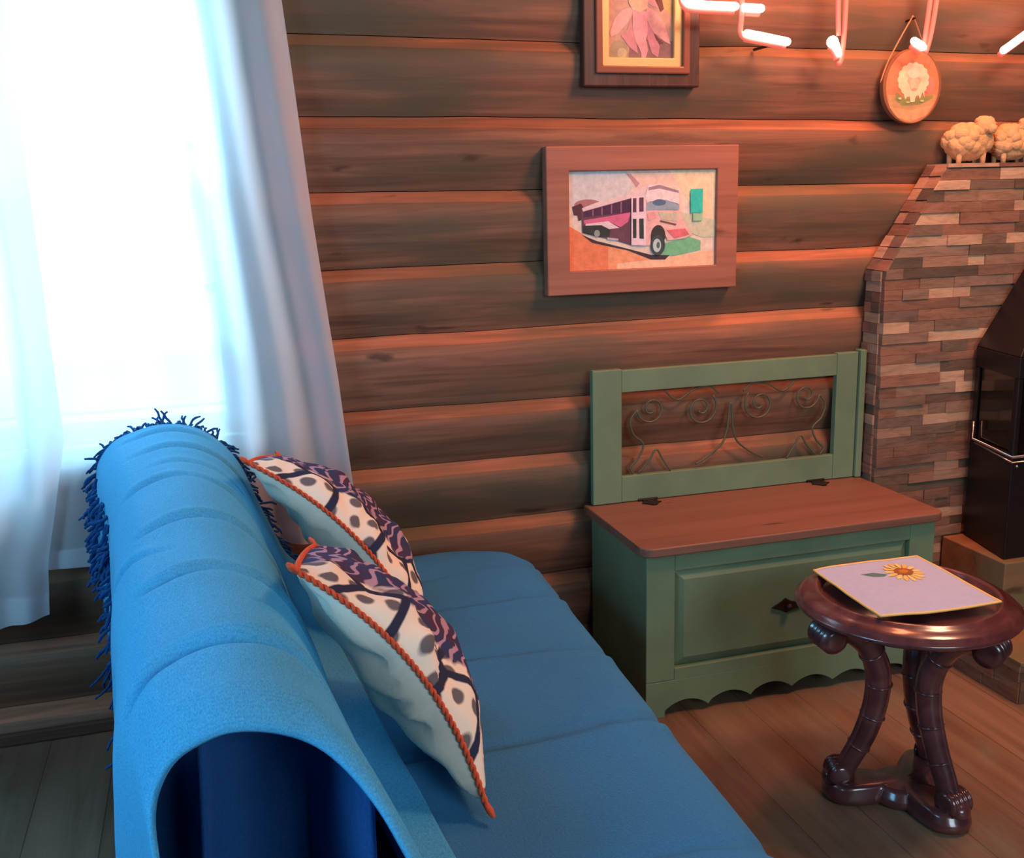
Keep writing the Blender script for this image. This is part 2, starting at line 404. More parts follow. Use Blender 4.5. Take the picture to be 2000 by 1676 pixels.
curtain('sheer_curtain', [(.46,-.455),(1.0,-.42),(2.12,-.44)], [(.46,.330),(.9,.302),(1.3,.262),(1.81,.224),(2.12,.205)], 2.12, .462,
    [(0,6,.8),(.1,3,.45)], 'white sheer curtain with a bright flat middle, gathered against the log wall at its right', -.062, .026, flat=(.50,.68), nu=220, seed=1)
curtain('sheer_curtain', [(.36,-1.12),(2.12,-1.1)], [(.36,-.437),(.5,-.425),(.8,-.352),(1.79,-.368),(2.12,-.38)], 2.12, .366,
    [(0,7,.7),(.2,4,.5)], 'white sheer curtain at the far left edge, the one hanging lower', -.115, .022, nu=170, seed=4)

# ================================================================== SOFA
SY0, SY1 = -1.86, -.13
sofa = thing('sofa', (.2, -1.0, 0), 'low sofa with blue woven cover, far end against the log wall', 'sofa')
def seat_prof():
    return None
def seat(u, v):
    # u around the cross-section (closed), v along Y
    y = lerp(SY0-.35, SY1, v)
    x0, x1, z0, z1, r = .02, interp(y, [(-1.6,.715),(-.3,.765),(-.13,.765)]), .20, .428, .055
    # rounded far end
    e = max(0, (v-.93)/.07); x1 -= .12*(1-math.sqrt(max(0, 1-e*e))) if e > 0 else 0
    per = [(x0,z0),(x1-.03,z0),(x1,z0+.03),(x1+.004,z1-.10),(x1-.002,z1-r),(x1-.018,z1-.022),(x1-.05,z1-.005),(x1-.12,z1+.004),(x1-.25,z1+.002)]
    n = 16
    for k in range(n): xx = lerp(x1-.30, x0, k/(n-1)); per.append((xx, z1+.002))
    q = u*(len(per)); i = int(q) % len(per)
    x, z = per[i]
    if z > z1-.06:
        # shallow transverse creases in the cover
        for cy, d, wv in ((-.52,.010,.5),(-.82,.007,-.3),(-1.13,.009,.25),(-.33,.004,.8),(-1.52,.006,.2)):
            dy = y-cy-.06*wv*(x-.4)-.02*sin(x*6+cy*9)
            z -= 1.5*d*math.exp(-(dy/.013)**2); z += d*.7*math.exp(-((dy+.035)/.03)**2)
        z += .004*noise.noise(Vector((x*4, y*4, 0)))-.012*max(0, e)**2
    return (x, y, z)
NP = 25
mb = MB(); NV = 170
vs = [seat(i/NP, j/(NV-1)) for i in range(NP) for j in range(NV)]
fs = [(i*NV+j, ((i+1)%NP)*NV+j, ((i+1)%NP)*NV+j+1, i*NV+j+1) for i in range(NP) for j in range(NV-1)]
fs += [tuple(i*NV for i in range(NP)), tuple(i*NV+NV-1 for i in range(NP-1,-1,-1))]
mb.add(vs, fs).build('seat_cushion', M_blue, sofa, smooth=True)
def axis(y): return interp(y, [(-1.80,.010),(-1.60,-.004),(-1.2,-.035),(-.63,-.075),(-.13,-.118)])
def wl(y): return interp(y, [(-1.7,.088),(-1.45,.128),(-.63,.135),(-.13,.165)])
def wr(y): return interp(y, [(-1.7,.155),(-1.45,.135),(-.63,.130),(-.13,.160)])
def crest(y): return interp(y, [(-1.75,.775),(-1.66,.795),(-1.0,.800),(-.4,.815),(-.13,.825)])
def bprof(y, inset=0):
    c, a, b, h = axis(y), wl(y)-inset, wr(y)-inset, crest(y)-inset
    return [(c-a*1.02,.30),(c-a*1.08,.50),(c-a*1.08,.62),(c-a*1.03,h-.105),(c-a*.92,h-.06),(c-a*.72,h-.026),(c-a*.42,h-.008),(c-a*.08,h),(c+b*.28,h-.010),(c+b*.58,h-.035),(c+b*.82,h-.075),(c+b*1.0,h-.125),(c+b*1.18,h-.20),(c+b*1.38,h-.28),(c+b*1.55,h-.345)]
# backrest under the throw
mb = MB(); ys = [lerp(-1.24, SY1-.02, k/20) for k in range(21)]
pr = [bprof(y, .016)+[(axis(y)+.20, .30)] for y in ys]; n = len(pr[0])
vs = [(p[0], y, p[1]) for P_, y in zip(pr, ys) for p in P_]
fs = [(i*n+k, i*n+(k+1)%n, (i+1)*n+(k+1)%n, (i+1)*n+k) for i in range(20) for k in range(n)]+[tuple(range(n)), tuple(range(20*n+n-1, 20*n-1, -1))]
mb.add(vs, fs).build('backrest', M_blue, sofa, smooth=False, bevel=0)
MB().box(-.12,.68,SY0-.3,SY1-.05,.13,.205).build('frame', M_sofawood, sofa, bevel=.006)
for x in (-.07,.62):
    for y in (SY0-.24, SY1-.12): MB().lathe([(.018,0),(.024,.06),(.026,.135)], x, y, 16).build('leg', M_sofawood, sofa, smooth=True)

# the throw
throw = thing('throw_blanket', (0, -1.0, .43), 'bright blue knitted throw with dark fringe, draped over the sofa backrest', 'blanket')
TN = 220
def throw_pt(u, v):
    sm_ = lambda q: (lambda w_: w_*w_*(3-2*w_))(min(1, max(0, q)))
    ye = -1.600-.20*sm_((u-.52)/.36)-.10*sm_((.26-u)/.2)
    y = lerp(ye, -.145, v)
    P_ = bprof(y)
    P_ = P_ + [(P_[-1][0]+.035, .442), (P_[-1][0]+.07, .4385)]
    q = u*(len(P_)-1); i = min(int(q), len(P_)-2); t = q-i
    a = P_[max(i-1,0)]; b = P_[i]; c = P_[i+1]; d = P_[min(i+2, len(P_)-1)]
    f = lambda k: .5*((2*b[k])+(c[k]-a[k])*t+(2*a[k]-5*b[k]+4*c[k]-d[k])*t*t+(3*b[k]-a[k]-3*c[k]+d[k])*t**3)
    x, z = f(0), f(1)
    # creases that arc over the top
    dz = 0; nx = (u-.46)*2.2
    for cy, dep, sk, lo, hi in ((-.36,.007,.10,.30,.75),(-.48,.006,.12,.35,.7),(-.60,.013,.05,.28,.70),(-.86,.012,.16,.30,.80),(-1.03,.008,-.22,.16,.42),(-1.14,.016,.12,.30,.85),(-1.42,.018,.10,.22,.85),(-.22,.006,0,.3,.6)):
        win_ = max(0, min(1, (u-lo)/.10))*max(0, min(1, (hi-u)/.12))
        dy = y-(cy+sk*(u-.5)-.10*(u-.5)**2)
        vr = .7+.9*noise.noise(Vector((u*5, cy*7, 2)))
        dy += .018*noise.noise(Vector((u*6, cy*5, 7)))
        dz += 1.5*vr*win_*dep*(-1.1*math.exp(-(dy/.009)**2)+.60*math.exp(-((dy-.022)/.018)**2)+.25*math.exp(-((dy+.030)/.03)**2))
    dz += .005*noise.noise(Vector((x*7, y*5, z*7)))
    nrm = Vector((nx*.9, 0, 1-abs(nx)*.6)).normalized()
    x += nrm.x*dz; z += nrm.z*dz
    # rounded near end
    e = min(1, max(0, (ye+.06-y)/.06))
    z -= .030*e*e*sm_((z-.50)/.2)
    if u < .2: x -= .015*sin(y*17)*(1-u/.2)
    return (x, y, z)
MB().grid(90, TN, throw_pt).build('cloth', M_knit, throw, smooth=True, recalc=False, solid=.007)
# the end of the throw that hangs over the near end of the backrest, in vertical folds; its shade is put into navy colour and deep pockets
def sm01(q): q = min(1, max(0, q)); return q*q*(3-2*q)
def endp(u, v):
    top = throw_pt(lerp(.14, .66, u), .035)
    x = top[0]; z = lerp(top[2]-.012, .14, v)
    k = min(1, v*3.0)
    a = u*2*pi*2.6+.6+.4*sin(v*3)
    pocket = abs(sin(pi*2*min(1, u*.93)**.85))**.8
    y = top[1] + .012 + .19*pocket*sm01(v*2.2+.25)*sm01(min(u, 1-u)*8) - .012*k*sin(a*2)
    x += .016*k*cos(a)
    return (x, y, z)
MB().grid(110, 46, endp).build('hanging_end', M_fringe_shade, throw, smooth=True, recalc=False, solid=.006)
# fringe
fr = MB(); rr = random.Random(3)
def strand(p, d, L, r=.0030):
    pts = [Vector(p)]; d = Vector(d).normalized()
    for k in range(4):
        d = (d+Vector((rr.uniform(-.45,.45), rr.uniform(-.45,.45), rr.uniform(-.5,.15)))).normalized()
        pts.append(pts[-1]+d*L/4)
    fr.tube(cr(pts, 2), [r*(1 if k < 7 else .8) for k in range(9)], 5)
for k in range(150):
    u = .04+.86*k/149
    p = throw_pt(u, 1); a = (u-.46)*2.4
    strand((p[0], p[1]-.002, p[2]), (a*.5, .35, .25-abs(a)*.5), rr.uniform(.03,.055))
for k in range(130):
    v = k/129; p = throw_pt(0, v)
    strand(p, (-.5+rr.uniform(-.2,.2), rr.uniform(-.3,.3), -1), rr.uniform(.05,.09))
for k in range(150):
    p = throw_pt(rr.uniform(.02,.20), rr.uniform(.72, 1)); strand((p[0]-.004, p[1], p[2]), (-1, .2, -.6), rr.uniform(.02,.045), .004)
tag(fr.build('fringe', M_fringe_shade, throw, smooth=True, recalc=False), 'dark navy fringe', kind='stuff')

# ================================================================== CUSHIONS
def cushion_art(t, b):
    uv = N(t, 'ShaderNodeUVMap'); sep = N(t, 'ShaderNodeSeparateXYZ'); t.links.new(uv.outputs[0], sep.inputs[0])
    mp = N(t, 'ShaderNodeMapping'); mp.inputs['Scale'].default_value = (5.2, 4.6, 1); t.links.new(uv.outputs[0], mp.inputs[0])
    de = N(t, 'ShaderNodeTexVoronoi', feature='DISTANCE_TO_EDGE', voronoi_dimensions='2D'); de.inputs['Scale'].default_value = 1; de.inputs['Randomness'].default_value = .55
    f1 = N(t, 'ShaderNodeTexVoronoi', feature='F1', voronoi_dimensions='2D'); f1.inputs['Scale'].default_value = 1; f1.inputs['Randomness'].default_value = .55
    t.links.new(mp.outputs[0], de.inputs['Vector']); t.links.new(mp.outputs[0], f1.inputs['Vector'])
    leaf = ramp(t, de.outputs['Distance'], [(.07, (0,0,0)), (.10, (1,1,1))])
    dots_v = N(t, 'ShaderNodeTexVoronoi', feature='F1', voronoi_dimensions='2D'); mp2 = N(t, 'ShaderNodeMapping'); mp2.inputs['Scale'].default_value = (11, 10, 1); mp2.inputs['Rotation'].default_value = (0,0,.5)
    dots_v.inputs['Scale'].default_value = 1; dots_v.inputs['Randomness'].default_value = .45
    t.links.new(uv.outputs[0], mp2.inputs[0]); t.links.new(mp2.outputs[0], dots_v.inputs['Vector'])
    dot = ramp(t, dots_v.outputs['Distance'], [(.24, (1,1,1)), (.33, (0,0,0))])
    navy = srgb(44,50,74)
    white = mix(t, dot, srgb(236,224,204), srgb(104,100,104))
    colA = mix(t, leaf, navy, white)
    # embroidered plum part with pale curling lines
    w1 = N(t, 'ShaderNodeTexWave', wave_type='RINGS'); w1.inputs['Scale'].default_value = 2.4; w1.inputs['Distortion'].default_value = 6; w1.inputs['Detail'].default_value = .4; w1.inputs['Detail Scale'].default_value = 2
    mp3 = N(t, 'ShaderNodeMapping'); mp3.inputs['Scale'].default_value = (2.4,2.2,1); t.links.new(uv.outputs[0], mp3.inputs[0]); t.links.new(mp3.outputs[0], w1.inputs['Vector'])
    line = ramp(t, w1.outputs['Fac'], [(.72, (0,0,0)), (.88, (1,1,1))])
    g = noise_(t, mp3.outputs[0], 3, 3)
    basec = mix(t, ramp(t, g, [(.42,(0,0,0)),(.58,(1,1,1))]), srgb(74,54,78), srgb(48,64,104))
    colB = mix(t, line, basec, srgb(176,146,168))
    edge = math_(t, 'ADD', sep.outputs['X'], math_(t, 'MULTIPLY', noise_(t, mp3.outputs[0], 4, 2), .25))
    # dotted leaves run along the near edge and the foot, plum field in the middle
    mu = ramp(t, edge, [(.29, (0,0,0)), (.32, (1,1,1))])
    mv = ramp(t, sep.outputs['Y'], [(.80, (1,1,1)), (.86, (0,0,0))])
    col = mix(t, mix(t, 1.0, mu, mv, 'MULTIPLY'), colA, colB)
    t.links.new(col, b.inputs['Base Color']); bump(t, b, noise_(t, coords(t, (300,300,300)), 1, 2), .2, .002)
M_print = mat('patchwork_print', rough=.85, spec=.15, build=cushion_art)
def cushion(T, B, FT, FB, th, label, seed, bow=.042, thb=.088):
    T, B, FT, FB = map(Vector, (T, B, FT, FB))
    ctr = (T+B+FT+FB)/4
    n = ((B-T).cross(FT-T)).normalized()
    if n.x < 0: n = -n
    root = thing('scatter_cushion', ctr, label, 'cushion', None)
    NU = 49
    def surf(a, b, side):
        # a 0 near edge .. 1 far edge ; b 0 top .. 1 bottom
        A, Bq = 2*a-1, 2*b-1
        # seams pull in between the corners
        A2 = A*(1-.075*(1-Bq*Bq)); B2 = Bq*(1-(.075 if Bq > 0 else -.03)*(1-A*A))
        s_, t_ = (A2+1)/2, (B2+1)/2
        p = (T*(1-s_)+FT*s_)*(1-t_)+(B*(1-s_)+FB*s_)*t_
        h = max(0, (1-A**2))**.45*max(0, (1-Bq**2))**.45
        sag = 1+.32*Bq
        wr_ = .013*noise.noise(Vector((a*4+seed, b*9, side*3)))+.020*noise.noise(Vector((a*2.3+seed, (b+a*.8)*5, side*5+2)))
        edge_ = min(1, (1-max(abs(A), abs(Bq)))*9)
        wr_ += (.009 if side < 0 else .006)*sin(b*46+a*20+3*sin(b*11))*max(0, 1-a*5)*edge_
        p = p+n*bow*(1-Bq*Bq)*(1-.35*a)
        return p+n*side*((th if side > 0 else thb)*h*sag+wr_*edge_)
    for side, nm, mt in ((1, 'front_cover', M_print), (-1, 'back_cover', M_cream)):
        mb = MB().grid(NU, NU, lambda u, v: surf(u, v, side))
        o = mb.build(nm, mt, root, smooth=True, recalc=False)
        uvl = o.data.uv_layers.new(name='UVMap')
        for p in o.data.polygons:
            for li in p.loop_indices:
                vi = o.data.loops[li].vertex_index; uvl.data[li].uv = ((vi//NU)/(NU-1), (vi%NU)/(NU-1))
    # braided orange trim on the seam
    path = [surf(0, k/40, 1) for k in range(41)]+[surf(k/40, 1, 1) for k in range(1,41)]+[surf(1, 1-k/40, 1) for k in range(1,41)]+[surf(1-k/40, 0, 1) for k in range(1,40)]
    P2 = []
    for i in range(len(path)):
        for q in range(5): P2.append(path[i].lerp(path[(i+1)%len(path)], q/5))
    mbt = MB()
    for ph in (0, pi):
        tw = []
        for i, p in enumerate(P2):
            d = (P2[(i+1)%len(P2)]-P2[i-1]).normalized(); a1 = n; a2 = d.cross(n).normalized()
            an = i*.62+ph; tw.append(p+(a1*cos(an)+a2*sin(an))*.0027)
        mbt.tube(tw, .0029, 6, closed=True)
    tr = mbt.build('braid_trim', M_braid, root, smooth=True, recalc=False)
    # corner tassel knots
    for c_ in (T, B, FT, FB):
        d = (c_-ctr).normalized(); MB().tube([c_-d*.004, c_+d*.012, c_+d*.024], [.0045,.006,.003], 7).build('corner_knot', M_braid, root, smooth=True, recalc=False)
    return root
cushion((.088,-1.235,.812), (.330,-1.345,.455), (.150,-.84,.715), (.375,-.90,.455), .058,
        'patchwork cushion with orange braid, the nearer of the two on the sofa', 1)
cushion((.050,-.575,.818), (.368,-.715,.455), (.135,-.20,.735), (.395,-.27,.455), .058,
        'patchwork cushion with orange braid, the farther of the two, close to the curtain', 5)

# ================================================================== STORAGE BENCH
bench = thing('storage_bench', (1.42, -.22, 0), 'green painted storage bench with terracotta lid and scrollwork back, between sofa and fireplace', 'bench')
X0, X1, YF, YB = 1.0, 1.848, -.425, -.03
# chest carcass
mb = MB(); mb.box(X0, X0+.022, YF+.02, YB, .03, .448); mb.box(X1-.022, X1, YF+.02, YB, .03, .448); mb.box(X0+.02, X1-.02, YB-.02, YB, .05, .448); mb.box(X0+.02, X1-.02, YF+.02, YB-.02, .05, .07)
mb.build('chest', M_green, bench, bevel=.003)
# front: stiles, rails, raised panel, scalloped apron
mb = MB(); mb.box(X0-.004, X0+.075, YF, YF+.022, .1025, .448); mb.box(X1-.075, X1+.004, YF, YF+.022, .1025, .448); mb.box(X0+.075, X1-.075, YF, YF+.022, .40, .448); mb.box(X0+.075, X1-.075, YF, YF+.022, .10, .135)
mb.build('front_frame', M_green, bench, bevel=.0025)
def frustum(x0,x1,z0,z1,yb,yf,ins):
    m_ = MB(); m_.add([(x0,yb,z0),(x1,yb,z0),(x1,yb,z1),(x0,yb,z1),(x0+ins,yf,z0+ins),(x1-ins,yf,z0+ins),(x1-ins,yf,z1-ins),(x0+ins,yf,z1-ins)],[(0,1,2,3),(4,5,6,7),(0,1,5,4),(1,2,6,5),(2,3,7,6),(3,0,4,7)]); return m_
frustum(X0+.073, X1-.073, .133, .402, YF+.020, YF+.002, .028).build('raised_panel', M_green, bench, bevel=.002)
pts = [(X0-.004,.102),(X0-.004,.0)]
pts += [(X0+.05,0)]
xs0, xs1 = X0+.05, X1-.05; ns = 6
for k in range(ns):
    a = lerp(xs0, xs1, k/ns); b = lerp(xs0, xs1, (k+1)/ns)
    for q in range(0 if k == 0 else 1, 13):
        t = q/12; base = .028+.012*(1-abs(2*(k+.5)/ns-1)); pts.append((lerp(a,b,t), base-.012+.024*sin(pi*t)**.8))
pts += [(X1-.05,0),(X1+.004,.0),(X1+.004,.102)]
MB().prism(pts, YF, YF+.02).build('scalloped_apron', M_green, bench, bevel=.0015)
for q in ((X0, X0+.03, YF+.021, YF+.05), (X1-.03, X1, YF+.021, YF+.05), (X0,X0+.03,YB-.04,YB), (X1-.03,X1,YB-.04,YB)): MB().box(*q, 0, .03).build('foot', M_green, bench)
# lid
mb = MB(); rx = .035; lp = [(X0-.022, YB+.004),(X0-.022, YF-.022+rx)]+[(X0-.022+rx-rx*cos(a), YF-.022+rx-rx*sin(a)) for a in [R(q) for q in range(0,91,15)]]+[(X1+.022-rx+rx*sin(a), YF-.022+rx-rx*cos(a)) for a in [R(q) for q in range(0,91,15)]]+[(X1+.022, YB+.004)]
mb.prism(lp, .450, .474, ax='z').build('lid', M_lid, bench, bevel=.004, seg=3)
for hx in (1.165, 1.715):
    h = MB(); h.tube([(hx-.03,YB-.022,.478),(hx+.03,YB-.022,.478)], .004, 8)
    h.prism([(hx-.016,YB-.022),(hx-.022,YB-.045),(hx-.030,YB-.050),(hx-.018,YB-.058),(hx-.006,YB-.074),(hx+.006,YB-.074),(hx+.018,YB-.058),(hx+.030,YB-.050),(hx+.022,YB-.045),(hx+.016,YB-.022)], .4745, .4775, ax='z')
    h.build('hinge', M_iron, bench)
# back: posts, rails, bead
BY0, BY1 = -.052, -.030
for xa, xb in ((X0-.002, 1.085), (1.775, X1-.002)): MB().box(xa, xb, BY0, BY1, .476, .862).build('back_post', M_green, bench, bevel=.0025)
MB().box(1.085,1.775,BY0+.002,BY1,.795,.858).build('top_rail', M_green, bench, bevel=.002)
MB().box(1.085,1.775,BY0+.002,BY1,.476,.552).build('lower_rail', M_green, bench, bevel=.002)
MB().box(X1, X1+.020, BY0-.010, BY1, .476, .868).build('side_bead', M_green, bench, bevel=.003)
# iron scrollwork
sw = MB(); SYc = -.041
def spiral(cx, cz, r, turns, start, sgn, n=46, r1=.18):
    return [(cx+r*lerp(1, r1, k/n)*cos(start+sgn*turns*2*pi*k/n), SYc, cz+r*lerp(1, r1, k/n)*sin(start+sgn*turns*2*pi*k/n)) for k in range(n+1)]
for sx in (-1, 1):
    cx = 1.43
    mx = lambda p: (cx+sx*(p[0]-cx), p[1], p[2])
    q = [(1.432,SYc,.74),(1.436,SYc,.70),(1.440,SYc,.66),(1.455,SYc,.62),(1.50,SYc,.585),(1.54,SYc,.565)]
    sw.tube([mx(p) for p in cr(q, 6)], .0032, 7)
    sw.tube([mx(p) for p in spiral(1.525,.728,.052,1.5,pi*.75,1)], .0030, 7)
    sw.tube([mx(p) for p in spiral(1.680,.740,.044,1.4,0,-1)], .0030, 7)
    q = [(1.724,SYc,.74),(1.745,SYc,.71),(1.735,SYc,.67),(1.705,SYc,.64),(1.72,SYc,.60),(1.745,SYc,.575),(1.735,SYc,.556)]
    sw.tube([mx(p) for p in cr(q, 6)], .0030, 7)
    q = [(1.62,SYc,.553),(1.645,SYc,.59),(1.665,SYc,.62),(1.69,SYc,.585),(1.72,SYc,.556)]
    sw.tube([mx(p) for p in cr(q, 6)], .0028, 7)
    q = [(1.47,SYc,.77),(1.50,SYc,.792),(1.55,SYc,.785),(1.60,SYc,.76),(1.64,SYc,.79)]
    sw.tube([mx(p) for p in cr(q, 6)], .0028, 7)
sw.build('iron_scrollwork', M_scroll, bench, smooth=True, recalc=False)
# leaf-shaped key plate on the front
kp = MB(); zc = .262; xc = 1.40
poly = [(xc-.045,zc),(xc-.02,zc+.012),(xc-.005,zc+.022),(xc+.01,zc+.012),(xc+.045,zc+.004),(xc+.045,zc-.004),(xc+.01,zc-.012),(xc-.005,zc-.018),(xc-.02,zc-.010)]
kp.prism(poly, YF-.004, YF+.003); kp.ball((xc,YF-.012,zc), .010,.010,.010, 12, 8)
kp.build('key_plate', M_iron, bench)

# ================================================================== SIDE TABLE
TC = Vector((1.362, -.944, 0)); TZ = .500
table = thing('side_table', TC, 'round dark mahogany pedestal table with carved scroll legs, in front of the green bench', 'table')
MB().lathe([(.0,TZ-.014),(.170,TZ-.014),(.174,TZ-.012),(.178,TZ-.002),(.183,TZ+.003),(.189,TZ+.002),(.192,TZ-.003),(.206,TZ-.006),(.216,TZ-.012),(.220,TZ-.015),(.2215,TZ-.020),(.227,TZ-.022),(.229,TZ-.027),(.226,TZ-.032),(.214,TZ-.035),(.208,TZ-.041),(.196,TZ-.045),(.10,TZ-.047),(0,TZ-.047)], TC.x, TC.y, 96, cap=False).build('tabletop', M_mahog, table, smooth=True)
FC = Vector((1.392, -.925, 0))
def legs():
    for k, (a_top, a_foot, tw) in enumerate(((176, 160, 1), (-58, -78, -1), (30, 26, 1))):
        at, af = R(a_top), R(a_foot)
        dt = Vector((cos(at), sin(at), 0)); df = Vector((cos(af), sin(af), 0))
        P = lambda r, z, w: (TC.lerp(FC, 1-w) + (dt*w+df*(1-w)).normalized()*r) + Vector((0,0,z))
        leg = MB()
        path = cr([P(.165,.430,1),P(.125,.420,1),P(.085,.385,.9),P(.058,.32,.7),P(.060,.245,.5),P(.082,.165,.3),P(.112,.098,.1),P(.128,.060,0)], 7)
        rad = [interp(i/(len(path)-1), [(0,.020),(.15,.024),(.4,.027),(.7,.024),(.9,.022),(1,.025)]) for i in range(len(path))]
        leg.tube(path, rad, 14)
        # raised carved rib along the outer side, with cross rings
        out = (dt*.6+df*.4).normalized()
        rib = [p+out*rad[i]*.9+Vector((0,0,.004)) for i, p in enumerate(path)][8:-2]
        leg.tube(rib, .007, 8)
        for i in (16, 24, 31, 38):
            if i < len(path)-1:
                t = (path[i+1]-path[i-1]).normalized()
                a1 = t.orthogonal().normalized(); b1 = t.cross(a1)
                leg.tube([path[i]+(a1*cos(q)+b1*sin(q))*rad[i]*1.02 for q in [2*pi*j/18 for j in range(18)]], .0028, 6, closed=True)
        lo = leg.build('leg', M_mahog, table, smooth=True)
        # top scroll (a ribbed drum lying tangentially under the rim)
        sd = Vector((-sin(at), cos(at), 0)); cc = TC+dt*.178+Vector((0,0,.420))
        s_ = MB(); pr_ = []; rr_ = []
        for j in range(25):
            pr_.append(cc+sd*lerp(-.034,.034,j/24)); rr_.append(.028+.0035*sin(j*pi/2.4) if 0 < j < 24 else .016)
        s_.tube(pr_, rr_, 20); s_.build('scroll', M_mahog, table, smooth=True)
        # carved foot scroll
        c2 = FC+df*.137+Vector((0,0,.062)); sd2 = Vector((-sin(af), cos(af), 0)); s2 = MB()
        pr_ = []; rr_ = []
        for j in range(19): pr_.append(c2+sd2*lerp(-.028,.028,j/18)); rr_.append(.026+.003*sin(j*pi/2) if 0 < j < 18 else .014)
        s2.tube(pr_, rr_, 16); s2.ball(tuple(c2+df*.012+Vector((0,0,-.012))), .026,.026,.020, 14, 9)
        s2.build('foot_scroll', M_mahog, table, smooth=True)
    # trefoil platform
    n = 120; base = [R(160), R(-78), R(28)]
    def rad_(th):
        best = 0
        for a in base:
            d = (th-a+pi)%(2*pi)-pi
            # circle of radius rc centred at dist c
            c, rc = .118, .055
            s = c*sin(d)
            if abs(s) < rc and cos(d) > 0: best = max(best, c*cos(d)+math.sqrt(rc*rc-s*s))
        return best
    raw = [max(rad_(2*pi*i/n), .070) for i in range(n)]
    sm = [sum(raw[(i+k)%n] for k in range(-2,3))/5 for i in range(n)]
    mb = MB(); prof = [(0.0,.0),(.90,.0),(.985,.004),(1.0,.014),(.985,.022),(.95,.026),(.93,.034),(.88,.040),(.80,.043),(0,.043)]
    vs = []
    for i in range(n):
        th = 2*pi*i/n
        for s, z in prof: vs.append((FC.x+cos(th)*(sm[i]-(1-s)*.12 if s > .5 else 0), FC.y+sin(th)*(sm[i]-(1-s)*.12 if s > .5 else 0), z+.004))
    m_ = len(prof)
    mb.add(vs, [(i*m_+j, ((i+1)%n)*m_+j, ((i+1)%n)*m_+j+1, i*m_+j+1) for i in range(n) for j in range(m_-1)])
    mb.build('trefoil_base', M_mahog, table, smooth=True)
    for a in base:
        MB().lathe([(.012,0),(.020,.002),(.022,.006)], FC.x+cos(a)*.13, FC.y+sin(a)*.13, 18).build('foot', M_mahog, table, smooth=True)
    MB().lathe([(.0,.452),(.060,.452),(.060,.440),(.045,.420),(.020,.405),(0,.400)], TC.x, TC.y, 32, cap=False).build('hub', M_mahog, table, smooth=True)
legs()

# flat art helper: polygons of colour at real places, layered by hairline steps
def ellipse(cx, cy, rx, ry, n=28, a0=0, rot=0):
    out = []
    for k in range(n):
        a = 2*pi*k/n+a0; x, y = rx*cos(a), ry*sin(a); out.append((cx+x*cos(rot)-y*sin(rot), cy+x*sin(rot)+y*cos(rot)))
    return out
def art(name, mapf, polys, parent, m_=None, step=.00025, thick=.003):
    mb = MB()
    for i, (col, poly) in enumerate(polys):
        top = [mapf(u, v, i*step) for u, v in poly]; n = len(poly); bot = [mapf(u, v, -thick if i == 0 else (i-1)*step) for u, v in poly]
        mb.add(top+bot, [tuple(range(n))]+[(k, (k+1)%n, (k+1)%n+n, k+n) for k in range(n)]+([tuple(range(2*n-1, n-1, -1))] if i == 0 else []), srgb(*col))
    return mb.build(name, m_ or M_art, parent, attrname='Col')

# embroidered mat on the table
mc = [Vector((1.236,-.791,0)), Vector((1.508,-.786,0)), Vector((1.482,-1.078,0)), Vector((1.213,-1.060,0))]
MZ = TZ+.0068
mat_o = thing('cloth_mat', (1.36,-.93,MZ), 'pale lilac square cloth mat with yellow edge and sunflower, on the round table', 'place mat')
def mmap(u, v):
    return mc[0]*(1-u)*(1-v)+mc[1]*u*(1-v)+mc[2]*u*v+mc[3]*(1-u)*v
def mz(u, v): return MZ + .004*sin(u*5+v*2)*(abs(v-.5)*1.6)**2 + .0035*max(0, .15-min(u,1-u,v,1-v)) + .0015*noise.noise(Vector((u*4,v*4,0)))+.0018
mb = MB().grid(30, 30, lambda u, v: (mmap(u,v).x, mmap(u,v).y, mz(u,v)))
M_mat = mat('lilac_cotton', rough=.85, spec=.15, build=fabric_build(srgb(170,180,212), srgb(186,194,222), 70, (1,1,1), .1, .05))
mb.build('cloth', M_mat, mat_o, smooth=True, solid=.0022, recalc=False)
ring = [(k/24,0) for k in range(25)]+[(1,k/24) for k in range(1,25)]+[(1-k/24,1) for k in range(1,25)]+[(0,1-k/24) for k in range(1,24)]
MB().tube([(mmap(u,v).x, mmap(u,v).y, mz(u,v)) for u, v in ring], .0028, 7, closed=True).build('yellow_edging', M_piping, mat_o, smooth=True)
def mlift(u, v, h): p = mmap(u, v); return (p.x, p.y, mz(u, v)+.0016+h)
sun = []
su, sv = .665, .285
for k in range(15):
    a = 2*pi*k/15; ex = lambda r, da: (su+r*cos(a+da)*.85, sv+r*sin(a+da))
    sun.append(((240,196,96) if k % 2 else (246,210,120), [ex(.07,-.16), ex(.155,-.15), ex(.195,0), ex(.155,.15), ex(.07,.16)]))
sun.append(((150,96,56), ellipse(su, sv, .080, .072, 22))); sun.append(((196,130,60), ellipse(su, sv, .040, .032, 16)))
sun.insert(0, ((90,128,120), [(su-.15,sv),(su-.24,sv-.065),(su-.36,sv-.065),(su-.28,sv+.01),(su-.20,sv+.03)]))
art('sunflower', mlift, sun, mat_o, M_art, .00012, .0005)

